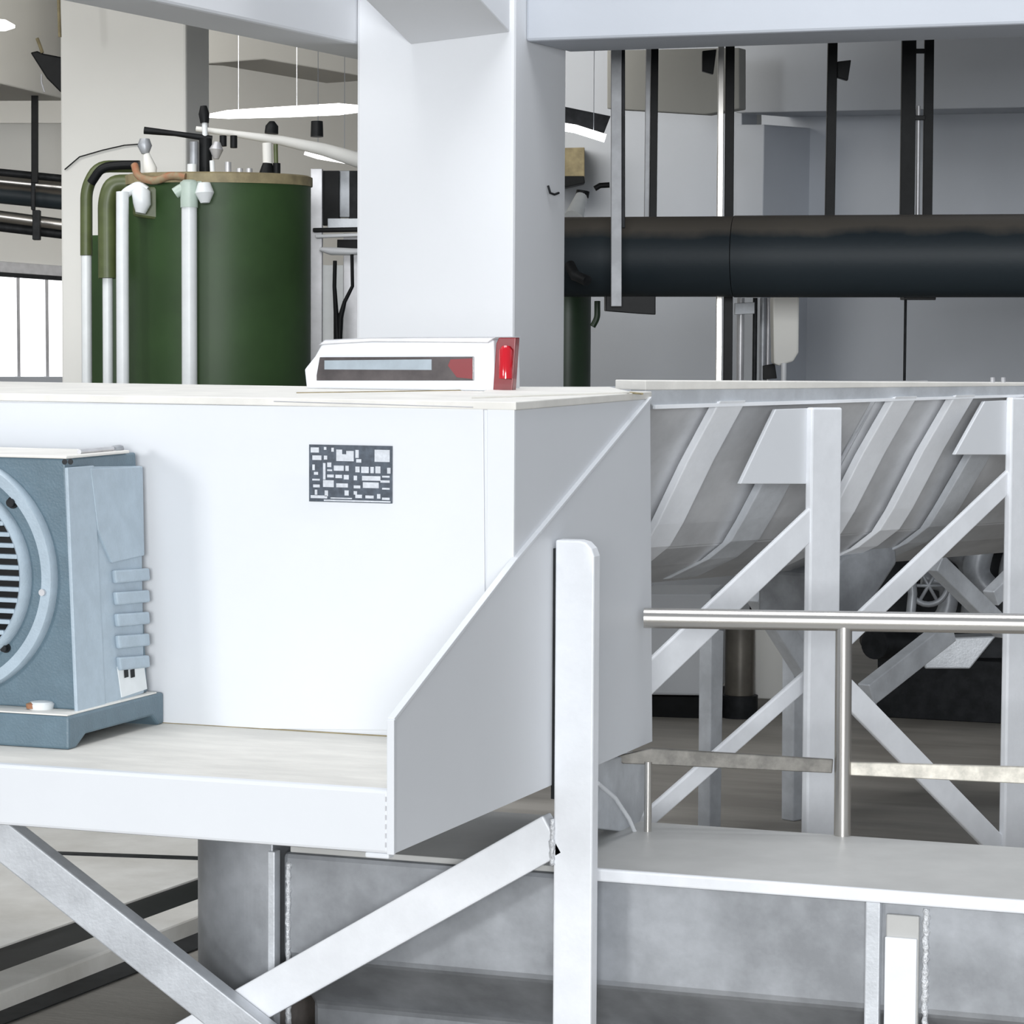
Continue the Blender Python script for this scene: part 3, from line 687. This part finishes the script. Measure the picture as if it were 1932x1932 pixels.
# ================================================================ GREEN TANK GROUP (left)
DT = 10.9
tc = PD(413, 600, DT); tc.z = 0; TR = 173/FPX*DT
ztop = PD(413, 352, DT).z
gt1 = thing('green_tank', 'large dark green cylindrical tank with a tan rim, left of the centre column', 'tank', tuple(tc))
lathe('tank_shell', tc, (0, 0, 1), [(0, TR), (ztop, TR)], GREEN, gt1, 96)
lathe('tank_rim', tc, (0, 0, 1), [(ztop, TR*1.02), (ztop+.032, TR*1.02), (ztop+.038, TR*.98), (ztop+.038, .05)], TAN, gt1, 96)
# flat olive box-like hatch on the shell
hs = thing('inlet_valve', 'white bulbous inlet valve hanging at the top left of the green tank', 'valve', tuple(PD(266, 380, DT-.28)))
tube('valve_body', [PD(266, 352, DT-.34), PD(266, 362, DT-.34), PD(268, 385, DT-.34), PD(265, 402, DT-.34)], [.018, .034, .032, .018], PVC, hs, 20)
tube('valve_elbow', [PD(231, 372, DT-.34), PD(240, 362, DT-.34), PD(262, 350, DT-.34), PD(276, 360, DT-.34)], .018, PVC, hs, 14, .02)
hc = slab('tank_hatch', Pl(PD(290, 380, DT-.30), FH), [(252, 352), (330, 352), (330, 420), (250, 408)], .12, GREENL, gt1, 0, .01)
# second, slightly lower tank behind on the left
tc2 = PD(240, 600, DT+.7); tc2.z = 0; TR2 = 80/FPX*(DT+.7)
gt2 = thing('green_tank', 'smaller dark green tank half hidden behind the olive bent pipes', 'tank', tuple(tc2))
lathe('tank_shell', tc2, (0, 0, 1), [(0, TR2), (1.86, TR2), (1.88, TR2*.9)], GREEN, gt2, 64)
def vpipe(name, label, pts, D, r, m, low=None, lowm=None, rad=.06, cat='pipe', group=None):
    t = thing(name, label, cat, tuple(PD(*pts[-1], D)), group)
    P = [PD(x, y, D) for x, y in pts]
    if low is None: P[-1] = V((P[-1].x, P[-1].y, 0)) if P[-1].z < 1.5 else P[-1]
    tube('pipe_run', P, r, m, t, 18, rad)
    if low:
        a = P[-1]; b = V((a.x, a.y, 0)); tube('lower_sleeve', [a, b], r*low, lowm, t, 18)
    return t
vpipe('bent_pipe', 'olive pipe with a black top elbow, outermost left of the tank group', [(264, 314), (185, 314), (163, 355), (163, 482)], DT+.25, .023, GREENL, .85, PVC)
vpipe('bent_pipe', 'olive bent pipe with white lower sleeve, second from the left of the tank group', [(290, 345), (212, 347), (202, 380), (203, 525)], DT-.1, .034, GREENL, .55, PVC)
bt = tube('black_hose', [PD(262, 311, DT+.2), PD(230, 311, DT+.2), PD(192, 315, DT+.2), PD(172, 345, DT+.22)], .017, BLACK, None, 14, .05); tag(bt, 'black hose arching over the olive pipes at the left of the tanks', 'hose')
vpipe('white_pipe', 'thin white upright pipe at the left front of the green tank', [(231, 362), (231, 500), (232, 715)], DT-.36, .0225, PVC)
wp = thing('white_pipe', 'thick white upright pipe with pale green tee across the face of the green tank', 'pipe', tuple(PD(358, 715, DT-.42)))
a = PD(357, 378, DT-.42); tube('pipe_run', [V((a.x, a.y, 0)), a], .0275, PVC, wp, 24)
tube('tee_fitting', [PD(357, 392, DT-.42), PD(357, 345, DT-.42), PD(357, 340, DT-.42)], [.031, .033, .022], PVCG, wp, 20)
tube('tee_arm', [PD(330, 365, DT-.42), PD(345, 355, DT-.42), PD(380, 352, DT-.40)], .020, PVCG, wp, 16, .02)
tube('white_cap', [PD(385, 345, DT-.44), PD(386, 364, DT-.44), PD(387, 383, DT-.44)], [.022, .034, .016], PVC, wp, 20)

# fittings on top of the tank
ft = thing('valve_manifold', 'black lever valve manifold with gauges on top of the green tank', 'valve', tuple(PD(385, 325, DT)))
tube('lever', [PD(272, 246, DT-.1), PD(330, 252, DT-.1), PD(400, 262, DT-.1)], [.014, .010, .012], BLACK, ft, 10)
tube('stem', [PD(388, 326, DT-.1), PD(388, 262, DT-.1)], .024, BLACK, ft, 14)
tube('stem_top', [PD(386, 232, DT-.1), PD(385, 215, DT-.1), PD(384, 200, DT-.1)], [.016, .020, .012], BLACK, ft, 12)
tube('stem_neck', [PD(387, 262, DT-.1), PD(386, 232, DT-.1)], .010, PVC, ft, 12)
tube('side_body', [PD(366, 324, DT-.12), PD(366, 268, DT-.12)], .016, STONE, ft, 12)
tube('gauge', [PD(408, 300, DT-.13), PD(408, 282, DT-.13), PD(410, 268, DT-.13)], [.010, .026, .012], ALU, ft, 14)
tube('black_knob', [PD(421, 256, DT-.1), PD(421, 276, DT-.1)], .013, BLACK, ft, 12)
tube('black_knob', [PD(441, 256, DT-.1), PD(441, 279, DT-.1)], .013, BLACK, ft, 12)
tube('small_jar', [PD(362, 326, DT-.2), PD(362, 310, DT-.2)], .017, PVC, ft, 14)
tube('small_jar', [PD(401, 327, DT-.2), PD(400, 303, DT-.2)], .009, PVC, ft, 12)
for x in (430, 452, 470): tube('small_jar', [PD(x, 327, DT-.2), PD(x, 318-(x == 430)*12, DT-.2)], .012, ALU, ft, 12)
wl = thing('knob_valve', 'small round black knob valve above the orange hose', 'valve', tuple(PD(275, 285, DT-.1)))
tube('knob', [PD(273, 262, DT-.1), PD(273, 275, DT-.1), PD(274, 290, DT-.1)], [.018, .027, .014], STONE, wl, 14)
tube('valve_neck', [PD(276, 290, DT-.1), PD(283, 318, DT-.1), PD(285, 335, DT-.1)], [.012, .026, .020], WALLB, wl, 14)
oh = tube('orange_hose', [PD(254, 312, DT-.30), PD(260, 334, DT-.34), PD(292, 343, DT-.36), PD(322, 330, DT-.37), PD(350, 334, DT-.38)], .014, RUST, None, 10, .05); tag(oh, 'rusty orange hose lying along the rim of the green tank', 'hose')
# white branch pipe running right above the tank
br = thing('branch_pipe', 'off-white pipe running right from the lever valve above the tank', 'pipe', tuple(PD(500, 265, DT)))
tube('pipe_run', [PD(370, 243, DT+.05), PD(440, 252, DT+.05), PD(530, 265, DT+.1), PD(610, 282, DT+.15), PD(690, 306, DT+.2)], [.010, .012, .018, .024, .030], WALLB, br, 14)
vb = thing('bottle_valve', 'cream bottle-shaped valve with black cap standing on the tank rim', 'valve', tuple(PD(505, 325, DT-.1)))
tube('bottle', [PD(505, 312, DT-.1), PD(504, 270, DT-.1)], .018, WALLB, vb, 14)
tube('bottle_foot', [PD(503, 328, DT-.1), PD(505, 308, DT-.1)], [.028, .018], BLACK, vb, 14)
tube('bottle_cap', [PD(512, 252, DT-.02), PD(513, 238, DT-.02), PD(513, 229, DT-.02)], [.026, .024, .010], BLACK, vb, 14)
v2 = thing('slim_valve', 'slim valve with olive stem right of the cream bottle valve', 'valve', tuple(PD(522, 325, DT-.1)))
tube('slim_stem', [PD(521, 312, DT-.1), PD(520, 272, DT-.1)], .008, GREENL, v2, 10)
tube('slim_foot', [PD(522, 329, DT-.1), PD(522, 308, DT-.1)], .014, BLACK, v2, 10)
v3 = tube('black_valve_head', [PD(598, 258, DT+.02), PD(598, 229, DT+.02)], [.024, .022], BLACK, None, 14); tag(v3, 'square black valve head on the off-white branch pipe', 'valve')
# horizontal lamp above
lm = thing('strip_lamp', 'long glowing strip lamp above the green tank', 'lamp', tuple(PD(530, 212, 15)), 'ceiling tube lamps')
tube('lamp_tube', [PD(388, 219, 15), PD(430, 216, 15), PD(540, 211, 15), PD(640, 206, 15), PD(700, 205, 15)], [.008, .022, .028, .030, .012], GLOW, lm, 14)
l3 = thing('strip_lamp', 'glowing ceiling lamp cut off by the left edge of the picture', 'lamp', tuple(PD(0, 50, 16)), 'ceiling tube lamps')
tube('lamp_tube', [PD(-60, 44, 15.6), PD(10, 48, 15.6), PD(28, 50, 15.6)], [.04, .03, .008], GLOW, l3, 14)
l4 = tube('small_tube_lamp', [PD(575, 288, 13), PD(600, 296, 13), PD(660, 306, 13)], .010, GLOW, None, 10); tag(l4, 'short thin glowing tube between the branch pipe and the grey post', 'lamp', 'ceiling tube lamps')

def wire(p, parent):
    c = p+V((0, 0, 0)); tube('hanging_wire', [c, V((c.x, c.y, 3.62))], .0015, WALLG, parent, 6)
wire(PD(560, 210, 15), lm); wire(PD(450, 215, 15), lm); wire(PD(-20, 46, 15.6), l3); wire(PD(1060, 238, 13.5), lt); wire(PD(1120, 250, 13.5), lt); wire(PD(600, 296, 13), l4); wire(PD(650, 304, 13), l4)
# rack right of the tank
rk = thing('steel_rack', 'grey steel rack with dark panels between the green tank and the column', 'rack', tuple(PD(598, 700, 11.9)))
def rv(x0, x1, y0, m, D, th=.05, name='upright', y1=None):
    pl = Pl(PD((x0+x1)/2, 400, D), FH); p = [pl.at(x0, y0), pl.at(x1, y0), pl.at(x1, y1 or 700), pl.at(x0, y1 or 700)]
    if y1 is None:
        p[2] = V((p[1].x, p[1].y, 0)); p[3] = V((p[0].x, p[0].y, 0))
    return prism(name, p, FH*th, m, rk, bevel=.002)
rv(586, 608, 318, ALU, 11.9); rv(648, 690, 440, ALU, 12.2, name='rear_panel'); rv(604, 648, 500, PVC, 12.25, name='rear_panel')
rv(608, 640, 322, BLACK, 12.0, .1, 'dark_panel', 425); rv(636, 660, 322, STONE, 12.05, .1, 'grey_panel', 410); rv(658, 690, 322, DARK, 12.05, .1, 'dark_panel', 430)
rv(618, 680, 412, GALV, 11.95, .08, 'shelf_box', 436)
bar('crossbar', PD(590, 434, 11.85), PD(700, 432, 11.85), FH, .017, .1, BLACK, rk)
bar('crossbar', PD(595, 446, 11.85), PD(700, 442, 11.85), FH, .014, .06, WHITE, rk)
rv(636, 690, 452, BLACK, 12.0, .05, 'dark_panel', 472)
tube('white_tray', [PD(604, 470, 11.8), PD(625, 474, 11.8), PD(665, 475, 11.8), PD(690, 474, 11.8)], [.008, .016, .014, .010], WHITE, rk, 12)  # plain white horizontal tube on the rack
cbx = thing('forked_cable', 'black forked cable hanging in front of the white panel beside the column', 'cable', tuple(PD(640, 640, 11.7)))
e = PD(640, 690, 11.7); e = V((e.x, e.y, 0))
tube('cable_strand', [PD(632, 492, 11.7), PD(631, 540, 11.7), PD(634, 590, 11.7), PD(637, 650, 11.7), e], [.008, .008, .01, .016, .016], BLACK, cbx, 10)
tube('cable_strand', [PD(664, 480, 11.7), PD(665, 540, 11.7), PD(650, 570, 11.7), PD(642, 600, 11.7), PD(640, 650, 11.7), e], [.007, .007, .008, .012, .012, .012], BLACK, cbx, 10, .03)

# ================================================================ LEFT BACKGROUND
sp = thing('ceiling_speaker', 'black cone-shaped loudspeaker hung from the ceiling beside the left column', 'speaker', tuple(PD(90, 130, 13)))
slab('speaker_body', Pl(PD(95, 130, 13), FH), [(57, 99), (70, 96), (82, 101), (113, 107), (140, 112), (140, 195), (112, 172), (88, 148)], .18, BLACK, sp, 0, .006)
tube('wire', [PD(80, 100, 13), PD(76, 88, 13), PD(70, 72, 13)], .008, TAN, sp, 8)
tube('hanging_wire', [PD(78, 140, 13.2), PD(78, 155, 13.2), PD(84, 174, 13.2)], .004, ALU, sp, 6)
rr_ = tube('ceiling_rod', [PD(110, -20, 12.0), PD(111, 8, 12.0), PD(113, 70, 12.0)], .007, TAN, None, 8); tag(rr_, 'thin stained rod hanging beside the left column', 'rod')
wi = tube('wall_cable', [PY(YL).at(122, 320, .01), PY(YL).at(150, 296, .012), PY(YL).at(195, 283, .012), PY(YL).at(235, 274, .012), PY(YL).at(262, 272, .01)], .0028, DARK, None, 6); tag(wi, 'thin dark cable curving over the front of the left column', 'cable')
def rpipe(label, yl, yr, wpx, m, D):
    D += 3.1
    a = PD(-120, yl-(yr-yl), D); b = PD(150, yr+ (yr-yl)*.25, D); o = tube('wall_pipe', [a, b], wpx/2/FPX*D, m, None, 20); tag(o, label, 'pipe', 'pipes on the far left wall'); return o
rpipe('dark narrow pipe, topmost of the pipes on the far left wall', 325, 337, 14, DARK, 15)
rpipe('silver pipe just under the topmost dark pipe, far left', 342, 354, 22, POL, 15.1)
rpipe('thick dark pipe in the middle of the far left pipes', 366, 378, 36, PIPE, 15)
rpipe('silver pipe below the thick dark one, far left', 408, 424, 22, POL, 15)
rpipe('dark pipe with a clamp, lowest of the far left pipes', 428, 442, 18, DARK, 15.05)
ph = thing('pipe_hanger', 'black flat hanger holding the pipes on the far left, beside the left column', 'hanger', tuple(PD(65, 230, 14.8)))
bar('rod', PD(65, 166, 17.9), PD(65, 345, 17.9), FH, .040, .03, BLACK, ph)
bar('clamp', PD(62, 344, 17.88), PD(62, 396, 17.88), FH, .024, .03, DARK, ph)
bar('clamp', PD(68, 396, 17.88), PD(68, 452, 17.88), FH, .046, .05, DARK, ph)
bx_ = slab('trim_10', PV(0, 19, 125, 19.2), [(-200, 232), (140, 232), (140, 340), (-200, 340)], .2, WALLB, None, 0, .01); struct(bx_)

# kerb and trench, lower left
kb = thing('floor_kerb', 'pale kerb rail edging the dark trench on the lower left floor', 'kerb', tuple(PZ(0).at(100, 1830)))
pz = PZ(.05)
prism('kerb_rail', [pz.at(-80, 1860), pz.at(-80, 1902), pz.at(600, 1640), pz.at(600, 1612)], (0, 0, -.05), CONCL, kb, bevel=.006)
dg = prism('floor_trench_shade', [PZ(.006).at(-80, 1812), PZ(.006).at(-80, 1865), PZ(.006).at(600, 1612), PZ(.006).at(600, 1565)], (0, 0, -.003), BLACK, None); struct(dg)  # flat black sheet, the shade inside the trench put into its colour
dg2 = prism('floor_strip', [PZ(.006).at(-80, 1930), PZ(.006).at(-80, 1965), PZ(.006).at(600, 1700), PZ(.006).at(600, 1655)], (0, 0, -.003), DARK, None); struct(dg2)
